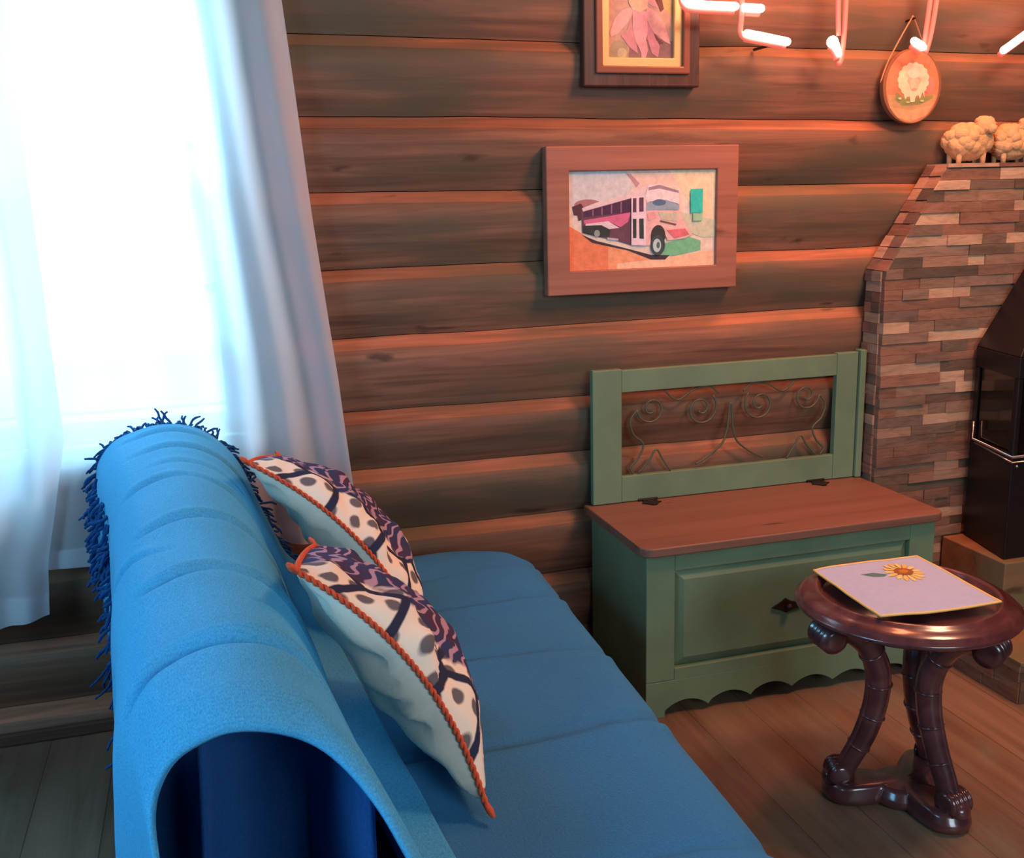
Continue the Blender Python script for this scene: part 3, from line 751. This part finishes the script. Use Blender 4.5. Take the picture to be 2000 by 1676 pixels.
# ================================================================== PICTURES
def frame_rect(x0,x1,z0,z1,ws,ys,m_,name,parent,bevel=.002):
    """a mitred frame ring; ws width, ys=(back,front)"""
    mb = MB(); yb, yf = ys
    O = [(x0,z0),(x1,z0),(x1,z1),(x0,z1)]; I = [(x0+ws,z0+ws),(x1-ws,z0+ws),(x1-ws,z1-ws),(x0+ws,z1-ws)]
    vs = [(x,yb,z) for x,z in O]+[(x,yf,z) for x,z in O]+[(x,yf,z) for x,z in I]+[(x,yb,z) for x,z in I]
    fs = []
    for k in range(4):
        j = (k+1)%4; fs += [(k,j,j+4,k+4),(k+4,j+4,j+8,k+8),(k+8,j+8,j+12,k+12),(k+12,j+12,j,k)]
    mb.add(vs, fs); return mb.build(name, m_, parent, bevel=bevel)
bus = thing('framed_picture', (1.155,-.03,1.08), 'wide reddish wooden frame with a print of a red bus, above the green bench', 'picture')
frame_rect(.875,1.436,1.073,1.462,.064,(-.012,-.046),M_frame,'frame',bus,.003)
px0, px1, pz0, pz1 = .937, 1.374, 1.135, 1.400
def bmap(x, y, h): 
    u = (x-345)/1345; v = (y-312)/925
    u = min(max(u,0),1); v = min(max(v,0),1)
    return (lerp(px0,px1,u), -.034-h, lerp(pz1,pz0,v))
BP = [
 ((232,216,200), [(345,312),(1690,312),(1690,1240),(345,1240)]),
 ((214,214,214), [(360,325),(850,325),(930,470),(880,560),(600,610),(360,640)]),
 ((236,206,192), [(850,325),(1250,325),(1350,460),(1050,470),(950,480)]),
 ((242,220,184), [(1250,325),(1680,325),(1680,800),(1560,800),(1400,560)]),
 ((190,150,160), [(860,345),(905,350),(985,440),(955,475),(925,430)]),
 ((236,138,98), [(350,810),(460,880),(560,950),(760,1010),(760,1235),(350,1235)]),
 ((240,166,124), [(700,1000),(1000,1080),(1160,1165),(1240,1150),(1150,1235),(700,1235)]),
 ((246,200,166), [(780,1180),(1160,1150),(1685,1080),(1685,1230),(780,1235)]),
 ((206,210,182), [(1350,710),(1685,800),(1685,960),(1560,960),(1420,900),(1350,830)]),
 ((122,196,150), [(1190,1010),(1440,950),(1550,990),(1550,1080),(1300,1130),(1180,1120)]),
 ((72,64,72), [(470,900),(600,960),(900,1050),(1090,1110),(1260,1120),(1220,1160),(1090,1155),(880,1060),(560,975)]),
 ((176,124,128), ellipse(520,620,115,45,20)),
 ((96,64,72), [(385,640),(460,610),(480,640),(465,760),(440,770),(430,720),(400,715)]),
 ((112,78,92), [(465,660),(900,560),(1040,540),(1040,1010),(900,1010),(760,960),(600,920),(470,880)]),
 ((228,208,208), [(470,655),(600,605),(900,530),(1010,455),(1070,470),(1040,560),(900,575),(480,685)]),
 ((84,58,84), [(482,690),(900,580),(900,700),(482,738)]),
 ((150,110,130), [(560,672),(572,669),(572,726),(560,728)]), ((150,110,130), [(640,651),(652,648),(652,720),(640,721)]), ((150,110,130), [(725,628),(737,625),(737,712),(725,713)]), ((150,110,130), [(810,606),(822,603),(822,704),(810,705)]),
 ((214,112,148), [(482,765),(900,705),(880,790),(810,840),(720,790),(490,800)]),
 ((228,210,214), [(500,800),(700,780),(800,845),(700,855),(640,815),(500,815)]),
 ((60,68,66), [(480,815),(640,815),(720,860),(710,920),(600,920),(480,880)]),
 ((150,160,150), ellipse(600,890,26,34,16)),
 ((190,180,190), [(690,930),(790,945),(790,965),(690,950)]),
 ((234,190,184), [(1035,560),(1130,690),(1340,700),(1420,850),(1470,930),(1400,965),(1240,980),(1200,880),(1090,880),(1080,1020),(1040,1020)]),
 ((232,222,224), [(1030,560),(1060,460),(1160,450),(1340,510),(1350,640),(1220,600),(1050,610)]),
 ((160,140,150), [(1062,478),(1160,455),(1340,515),(1338,535),(1160,490),(1060,505)]),
 ((150,172,190), [(1042,620),(1220,595),(1345,650),(1345,690),(1042,690)]),
 ((92,120,150), ellipse(1160,620,62,30,18)),
 ((206,202,180), [(1150,705),(1340,720),(1325,800),(1180,780)]),
 ((200,196,170), ellipse(1240,750,40,28,18)),
 ((120,96,90), [(1170,785),(1320,825),(1310,840),(1165,800)]),
 ((222,120,128), [(1230,880),(1400,870),(1440,930),(1300,960)]),
 ((234,170,170), [(1050,720),(1110,700),(1130,760),(1060,790)]),
 ((64,66,66), ellipse(1150,930,66,100,24)),
 ((70,84,90), ellipse(1148,1020,66,96,26)),
 ((186,214,212), ellipse(1140,1022,38,64,24)),
 ((84,110,116), ellipse(1150,1020,16,30,16)),
 ((236,214,226), [(905,560),(1036,556),(1040,1020),(905,1008)]),
 ((98,74,90), [(918,575),(950,573),(950,705),(918,705)]), ((98,74,90), [(975,570),(1015,568),(1015,700),(975,702)]),
 ((60,74,70), [(918,765),(950,765),(950,945),(920,945)]), ((60,74,70), [(975,765),(1015,765),(1018,955),(978,950)]),
 ((60,206,188), [(1445,500),(1560,500),(1560,730),(1450,722)]),
 ((160,208,170), [(1470,730),(1560,735),(1560,800),(1470,800)]),
]
art('bus_print', bmap, BP, bus, None, .00012, .004)
MB().box(.905,1.406,-.030,-.010,1.10,1.432).build('backing_board', M_darkframe, bus)
MB().box(px0-.012,px1+.012,-.0475+.004,-.0475+.005,pz0-.012,pz1+.012)  # (not built: no glazing shows)

flo = thing('framed_picture', (1.145,-.03,1.61), 'dark moulded frame with gilt liner and a pink flower painting, at the top edge', 'picture')
fx0, fx1, fz0, fz1 = .984, 1.316, 1.612, 2.02
frame_rect(fx0,fx1,fz0,fz1,.040,(-.012,-.040),M_darkframe,'outer_frame',flo,.004)
frame_rect(fx0+.032,fx1-.032,fz0+.032,fz1-.032,.020,(-.014,-.048),M_redframe,'inner_moulding',flo,.004)
frame_rect(fx0+.048,fx1-.048,fz0+.048,fz1-.048,.026,(-.014,-.036),M_gold,'gilt_liner',flo,.003)
gx0, gx1, gz0, gz1 = fx0+.068, fx1-.068, fz0+.068, fz1-.068
def fmap(x, y, h):
    u = (x-590)/880; z = gz0+(780-y)/880*(gx1-gx0)
    return (lerp(gx0,gx1,min(max(u,0),1)), -.024-h, min(max(z,gz0),gz1))
FP = [((200,152,126), [(590,780),(1470,780),(1470,-460),(590,-460)]),
 ((172,152,112), [(590,700),(700,560),(850,560),(900,780),(590,780)]), ((196,176,124), ellipse(800,700,60,60,16)),
 ((186,176,104), [(1270,-460),(1470,-460),(1470,330),(1330,180),(1260,40)]),
 ((150,104,100), [(900,480),(1470,560),(1470,780),(880,780)]),
 ((224,150,144), [(590,-100),(860,-60),(870,120),(700,120),(600,20)]), ((224,150,144), [(1120,60),(1200,50),(1300,150),(1290,190),(1180,170),(1110,120)]),
 ((120,72,60), [(1130,-100),(1270,-60),(1330,200),(1290,230),(1200,70)]),
 ((232,166,156), [(940,180),(800,220),(700,320),(640,480),(660,520),(760,470),(880,340),(950,230)]),
 ((214,134,140), [(900,330),(860,440),(780,500),(900,640),(1000,700),(960,460)]),
 ((236,158,146), [(1110,170),(1250,240),(1340,360),(1420,590),(1340,560),(1200,460),(1110,320)]),
 ((210,124,136), [(1110,330),(1220,480),(1280,620),(1260,740),(1180,700),(1120,540)]),
 ((236,150,156), [(930,230),(1110,230),(1125,440),(1090,600),(1040,690),(970,560),(930,420)]),
 ((226,140,150), [(1040,600),(1110,560),(1130,660),(1090,770),(1040,760)]),
 ((130,64,72), [(1200,470),(1330,580),(1280,590),(1230,540)]),
 ((226,180,132), [(870,-140),(1130,-140),(1120,190),(1030,240),(930,220),(880,140)]),
 ((236,160,150), [(700,-420),(900,-400),(960,-140),(860,-120)]), ((236,160,150), [(1040,-400),(1260,-420),(1130,-120),(1040,-140)]),
]
FP = [(tuple(int(.72*c+.28*(sum(col)/3)) for c in col), poly) for col, poly in FP]
art('flower_painting', fmap, FP, flo, None, .00012, .004)
MB().box(fx0+.03,fx1-.03,-.020,-.010,fz0+.03,fz1-.03).build('backing_board', M_darkframe, flo)

# painted wood slice hanging by a string
dx, dz_, dr = 1.985, 1.618, .098
disc = thing('hanging_wood_slice', (dx,-.03,dz_), 'round wood slice painted with a white sheep, hung on a string from a nail', 'wall ornament')
MB().lathe([(0,-.009),(dr-.003,-.009),(dr,-.005),(dr,.005),(dr-.003,.009),(0,.009)], 0, 0, 64, cap=False)
mb = MB(); n = 72
pts = [(dx+(dr+.002*noise.noise(Vector((cos(2*pi*k/n)*2,sin(2*pi*k/n)*2,0))))*cos(2*pi*k/n), dz_+(dr*1.05)*sin(2*pi*k/n)) for k in range(n)]
mb.prism(pts, -.046, -.028); mb.build('wood_slice', M_bark, disc, bevel=.002)
def dmap(x, y, h): return (dx+(x-715)/1457*200*.00172*.84*.99, -.0465-h, dz_-(y-1010)/1676*230*.00172*.84)
def scal(cx, cy, rx, ry, n, k=.10):
    return [(cx+rx*(1+k*abs(sin(n*a/2)))*cos(a)*.95, cy+ry*(1+k*abs(sin(n*a/2)))*sin(a)*.95) for a in [2*pi*q/72 for q in range(72)]]
DP = [((196,128,90), ellipse(715,1010,452,505,56)),
 ((186,150,104), [(300,1130),(420,1130),(700,1180),(1100,1120),(1130,1130),(1090,1250),(980,1370),(700,1400),(430,1370),(330,1260)]),
 ((204,160,116), [(330,1290),(700,1340),(1080,1260),(960,1420),(700,1500),(480,1440)]),
 ((140,140,84), [(440,1090),(560,1160),(700,1180),(950,1140),(1080,1120),(1060,1180),(860,1260),(560,1280),(430,1200)]),
 ((226,130,112), ellipse(1000,990,80,120,18)),
 ((248,214,176), scal(720,920,262,235,15)),
 ((248,214,176), [(560,1100),(600,1195),(650,1110)]), ((248,214,176), [(660,1100),(690,1225),(760,1225),(780,1100)]), ((248,214,176), [(790,1080),(850,1190),(880,1080)]), ((248,214,176), [(860,1040),(925,1165),(905,1020)]),
 ((226,182,146), ellipse(735,930,120,60,20)), ((240,196,160), ellipse(740,980,80,95,22)),
 ((206,158,128), ellipse(740,1050,50,18,14)), ((250,222,188), ellipse(715,830,110,70,20)),
 ((200,196,130), ellipse(640,1230,34,14,10)), ((216,206,150), ellipse(500,1180,30,16,10)), ((200,196,130), ellipse(880,1210,34,14,10)),
]
art('sheep_painting', dmap, DP, disc, M_artgloss, .00015, .0004)
MB().tube(cr([(dx-.102,-.038,dz_+.010),(dx-.075,-.036,dz_+.075),(dx-.010,-.034,dz_+.180),(dx+.002,-.034,dz_+.183),(dx+.045,-.036,dz_+.100),(dx+.102,-.038,dz_+.01)], 5), .0022, 6).build('string', M_string, disc, smooth=True)
MB().tube([(dx-.004,.01,dz_+.181),(dx-.004,-.045,dz_+.184)], .0028, 8).build('nail', M_iron, disc)

# ================================================================== FIREPLACE
FX0, FY, FZT = 1.882, -.105, 1.395
fire = thing('fireplace', (2.45,-.05,0), 'stacked-stone fireplace surround with a chamfered shoulder, on a raised stone hearth', 'fireplace')
SHX = 2.075  # top of shoulder
def leftx(z): return FX0 if z < 1.10 else FX0+(z-1.10)/(FZT-1.10)*(SHX-FX0)
FX1 = 3.118
mb = MB(); mb.prism([(FX0+.006,.0),(FX1,.0),(FX1,1.10),(FX1-.193,FZT-.004),(SHX+.006,FZT-.004),(FX0+.006,1.10)], -.020, FY+.012)
mb.build('core', M_grout, fire)
st = MB(); rs = random.Random(11); rh = .0305; z = .002
while z < FZT-.01:
    z1 = min(z+rh*rs.choice([.9,1,1,1.1]), FZT-.001)
    x = leftx(z); xe = FX1 - max(0, (z-1.10)/(FZT-1.10))*.193
    while x < xe:
        L = rs.choice([.06,.09,.12,.16,.21,.26]); x2 = min(x+L, xe)
        if xe-x2 < .04: x2 = xe
        d = rs.uniform(0,.009); g = .0004
        xa0, xa1 = (leftx(z), leftx(z1)) if x == leftx(z) else (x, x)
        if x2 > max(xa0, xa1)+.01:
            c = rs.random(); yy = FY-d; v = [(xa0+g,FY+.014,z+g),(x2-g,FY+.014,z+g),(x2-g,FY+.014,z1-g),(xa1+g,FY+.014,z1-g),(xa0+g,yy,z+g),(x2-g,yy,z+g),(x2-g,yy+rs.uniform(-.002,.002),z1-g),(xa1+g,yy,z1-g)]
            st.add(v, [(0,3,2,1),(4,5,6,7),(0,1,5,4),(1,2,6,5),(2,3,7,6),(3,0,4,7)], (c,c,c))
        x = x2
    z = z1
tag(st.build('stone_front', M_stone, fire, attrname='rnd'))
st = MB(); z = .002
while z < 1.10-.01:
    z1 = min(z+rh, 1.10); y = FY+.012
    while y < -.03:
        y2 = min(y+rs.choice([.04,.07,.1]), -.020); c = rs.choice([.05,.2,.55,.95,.35]); d = rs.uniform(0,.005)
        st.box(FX0-.002-d, FX0+.01, y+.0006, y2-.0006, z+.0006, z1-.0006, (c,c,c)); y = y2
    z = z1
st.build('stone_side', M_stone, fire, attrname='rnd')
# chamfer facing stones and mantel top
st = MB(); n = 9
for k in range(n):
    t0, t1 = k/n+.004, (k+1)/n-.004; A = Vector((FX0,0,1.10)); B = Vector((SHX,0,FZT)); nn = Vector((-(B-A).z,0,(B-A).x)).normalized()
    for (ya, yb) in ((FY-.002, -.060), (-.059, -.020)):
        c = rs.random(); d = rs.uniform(.001,.006); a, b = A.lerp(B,t0), A.lerp(B,t1)
        v = [(p+nn*h)[:] for h in (-.006, d) for p in (a, b)]
        vs = []
        for y in (ya, yb):
            vs += [(a.x-nn.x*.006,y,a.z-nn.z*.006),(b.x-nn.x*.006,y,b.z-nn.z*.006),(b.x+nn.x*d,y,b.z+nn.z*d),(a.x+nn.x*d,y,a.z+nn.z*d)]
        st.add(vs, [(0,1,2,3),(7,6,5,4),(0,4,5,1),(1,5,6,2),(2,6,7,3),(3,7,4,0)], (c,c,c))
st.build('stone_shoulder', M_stone, fire, attrname='rnd')
st = MB(); x = SHX-.006
while x < 2.80:
    x2 = x+rs.choice([.12,.18,.22]); c = rs.random(); st.box(x+.001, x2-.001, FY-.008, -.020, FZT-.006, FZT+.005, (c,c,c)); x = x2
st.build('mantel_top', M_stone, fire, attrname='rnd')
# raised hearth
HX, HYF, HZ = 1.95, -.665, .125
he = thing('stone_hearth', (2.4,-.38,0), 'low stone hearth with plank-brown top, jutting out at the lower right under the stove', 'hearth')
MB().box(HX+.012, 3.0, HYF+.012, FY-.012, 0, HZ-.0135).build('hearth_core', M_grout, he)
st = MB(); z = .001; k = 0
for (za, zb) in ((.001,.032),(.033,.062),(.063,.088),(.089,.111)):
    y = HYF
    while y < FY-.03:
        y2 = min(y+rs.choice([.09,.13,.17]), FY-.014); c = rs.random(); d = rs.uniform(0,.006); st.box(HX-d, HX+.015, y+.0008, y2-.0008, za, zb, (c,c,c)); y = y2
    x = HX
    while x < 2.95:
        x2 = x+rs.choice([.1,.15,.2]); c = rs.random(); d = rs.uniform(0,.006); st.box(x+.0008, x2-.0008, HYF-d, HYF+.015, za, zb, (c,c,c)); x = x2
st.build('hearth_stones', M_stone, he, attrname='rnd')
M_hearth = mat('brown_hearth_slab', rough=.5, build=wood_build(srgb(120,80,56), srgb(146,100,72), srgb(166,118,86), 0, 10, srgb(120,110,80), False, .1))
MB().box(HX-.012, 3.0, HYF-.012, FY-.011, .112, HZ).build('hearth_top', M_hearth, he, bevel=.003)
# block that carries the stove
PX = 2.135
MB().box(PX, 2.85, -.385, FY-.012, HZ+.0005, .272).build('stove_plinth', M_hearth, he, bevel=.004)

# ================================================================== STOVE
stv = thing('wood_stove', (2.5,-.24,.273), 'black steel wood stove with tapered hood, set into the stone fireplace', 'stove')
zb, zt = .274, .865
foot = [(2.205,FY-.019),(2.150,-.360),(2.850,-.360),(2.795,FY-.019)]
def shrink(p, k): 
    cx = 2.5; cy = -.113
    return (cx+(p[0]-cx)*k, cy+(p[1]-cy)*k)
lower = MB(); lower.prism(foot, zb, .575, ax='z'); lower.prism(foot, .805, zt, ax='z')
lower.box(2.24,2.76,-.145,-.122,.575,.805)
for p in (foot[1], foot[2]):
    s_ = 1 if p[0] < 2.5 else -1
    lower.box(min(p[0]+s_*.004,p[0]+s_*.022), max(p[0]+s_*.004,p[0]+s_*.022), -.357, -.338, .575, .805)
lower.prism([(2.206,FY-.019),(2.199,-.150),(2.225,-.150),(2.225,FY-.019)], .575, .805, ax='z')
lower.prism([(2.794,FY-.019),(2.801,-.150),(2.775,-.150),(2.775,FY-.019)], .575, .805, ax='z')
lower.build('firebox', M_stove, stv, bevel=.003)
gl = MB(); gl.box(2.176,2.824,-.352,-.347,.576,.804)
gl.prism([(2.205,-.152),(2.166,-.338),(2.172,-.338),(2.211,-.152)], .576, .804, ax='z')
gl.prism([(2.795,-.152),(2.834,-.338),(2.828,-.338),(2.789,-.152)], .576, .804, ax='z')
gl.build('glass_pane', M_stoveglass, stv)
tr = MB(); tr.tube([(2.192,-.150,.640),(2.192,-.152,.586),(2.144,-.366,.582),(2.856,-.366,.582)], .0042, 8)
tr.tube([(2.186,-.170,.578),(2.147,-.364,.566),(2.853,-.364,.566)], .003, 8)
tr.build('silver_trim', M_silver, stv, smooth=True)
ho = MB(); top = [(2.455,FY-.019),(2.44,-.20),(2.56,-.20),(2.545,FY-.019)]
vs = [(x,y,zt+.0005) for x,y in foot]+[(x,y,1.24) for x,y in top]
ho.add(vs, [(0,3,2,1),(4,5,6,7),(0,1,5,4),(1,2,6,5),(2,3,7,6),(3,0,4,7)]).build('hood', M_stove, stv, bevel=.003)
for x in (2.165, 2.205): MB().ball((x,-.364,.553), .0045,.0045,.0045, 10, 7).build('rivet', M_silver, stv, smooth=True)
MB().box(2.18,2.22,-.34,-.30,HZ,HZ) if False else None

# ================================================================== SHEEP ON THE MANTEL
def sheep(cx, cy, z0, s, label, facing, seed, tail=False):
    g = thing('sheep_figurine', (cx,cy,z0), label, 'figurine', 'woolly sheep figurines on the mantel')
    f = Vector((facing,0,0))
    bd = MB(); rr = random.Random(seed)
    bd.ball((cx,cy,z0+.058*s), .072*s,.042*s,.050*s, 28, 18, .18, 40)
    for k in range(46):
        a = rr.uniform(0,2*pi); t = rr.uniform(-.5,1.2); d = Vector((cos(a)*cos(t)*.062, sin(a)*cos(t)*.034, sin(t)*.040))*s
        bd.ball((cx+d.x, cy+d.y, z0+.060*s+d.z), .021*s,.017*s,.018*s, 9, 6)
    bd.build('woolly_body', M_fleece, g, smooth=True)
    hx = cx+facing*.040*s; hd = MB(); hd.ball((hx,cy-.020*s,z0+.104*s), .030*s,.027*s,.028*s, 18, 12, .15, 40)
    for k in range(14):
        a = rr.uniform(0,2*pi); hd.ball((hx+cos(a)*.018*s, cy-.018*s+sin(a)*.012*s, z0+.118*s), .011*s,.011*s,.010*s, 8, 6)
    hd.ball((hx+facing*.004*s,cy-.046*s,z0+.094*s), .013*s,.013*s,.014*s, 12, 8)
    h = hd.build('head', M_fleece, g, smooth=True)
    for e in (-1,1): MB().ball((hx+e*.030*s,cy-.026*s,z0+.100*s), .010*s,.005*s,.006*s, 8, 6).build('ear', M_fleece, h, smooth=True)
    for ax, ay in ((-.040,-.018),(.042,-.018),(-.042,.018),(.042,.018)):
        MB().tube([(cx+ax*s,cy+ay*s,z0),(cx+ax*s,cy+ay*s,z0+.03*s)], [.007*s,.009*s], 9).build('leg', M_fleece, g, smooth=True)
    if tail: MB().tube(cr([(cx+.060*s,cy,z0+.085*s),(cx+.074*s,cy,z0+.11*s),(cx+.070*s,cy,z0+.14*s)],4), .007*s, 8).build('tail', M_fleece, g, smooth=True)
    return g
sheep(2.178, -.055, FZT+.0055, 1.02, 'cream woolly sheep figurine on the mantel, left one, below the wood slice', 1, 2)
sheep(2.335, -.055, FZT+.0055, 1.0, 'cream woolly sheep figurine on the mantel, right one, cut by the picture edge', 1, 9, True)

# ================================================================== NEON SIGN
neon = thing('neon_sign', (1.7,-.06,1.67), 'pink-red lit neon sign of bent glass tubes mounted in front of the log wall', 'neon sign')
NY = -.12
lit = [[(1.226,1.93),(1.226,1.845),(1.234,1.815),(1.262,1.806),(1.375,1.804)], [(1.402,1.802),(1.450,1.801)], [(1.410,1.738),(1.46,1.731),(1.530,1.720)],
       [(1.668,1.722),(1.678,1.712),(1.690,1.690)], [(1.926,1.729),(1.945,1.720),(1.955,1.714)], [(2.226,1.710),(2.262,1.732),(2.34,1.785),(2.40,1.86)]]
for k, q in enumerate(lit):
    pts = cr([(x, NY, z) for x, z in q], 5) if len(q) > 2 else [Vector((x,NY,z)) for x,z in q]
    rad = .0105 if k != 3 else [lerp(.016,.007,i/(len(pts)-1)) for i in range(len(pts))]
    t = MB(); t.tube(pts, rad, 14); e0, e1 = pts[0], pts[-1]
    r0 = rad if isinstance(rad, float) else rad[0]; r1 = rad if isinstance(rad, float) else rad[-1]
    t.ball(tuple(e0), r0*.98,r0*.98,r0*.98, 12, 8); t.ball(tuple(e1), r1*.98,r1*.98,r1*.98, 12, 8)
    tag(t.build('lit_tube', M_neon, neon, smooth=True), 'glowing white-hot tube')
for q in lit:  # dim tubes added behind the lit ones to stand for their red halo
    MB().tube(cr([(x+.003, NY+.016, z-.010) for x, z in q], 5), .0088, 12).build('tube', M_neondim, neon, smooth=True)
dim = [[(1.400,1.93),(1.401,1.83),(1.400,1.775),(1.398,1.745),(1.412,1.728),(1.46,1.719),(1.52,1.712)], [(1.712,2.16),(1.712,1.80),(1.708,1.70),(1.702,1.672),(1.694,1.668)], [(1.686,2.16),(1.688,1.85),(1.694,1.74)],
       [(1.996,2.16),(1.984,1.90),(1.972,1.76),(1.968,1.715)], [(2.020,2.16),(2.006,1.90),(1.990,1.76),(1.975,1.700)], [(1.226,1.93),(1.24,2.05),(1.35,2.10),(1.40,2.02),(1.400,1.93)], [(2.222,1.700),(2.27,1.725),(2.35,1.780)]]
for q in dim:
    MB().tube(cr([(x, NY+.012, z) for x, z in q], 5), .0068, 12).build('tube', M_neondim, neon, smooth=True)
for x, z in ((1.712,2.12),(1.996,2.10),(2.40,1.86),(1.30,2.09),(1.50,1.716)): MB().tube([(x,.0,z),(x,NY+.006,z)], .004, 8).build('standoff', M_iron, neon, smooth=True)
MB().tube([(1.25,-.03,2.14),(2.42,-.03,2.14)], .010, 8).build('mounting_bar', M_iron, neon)
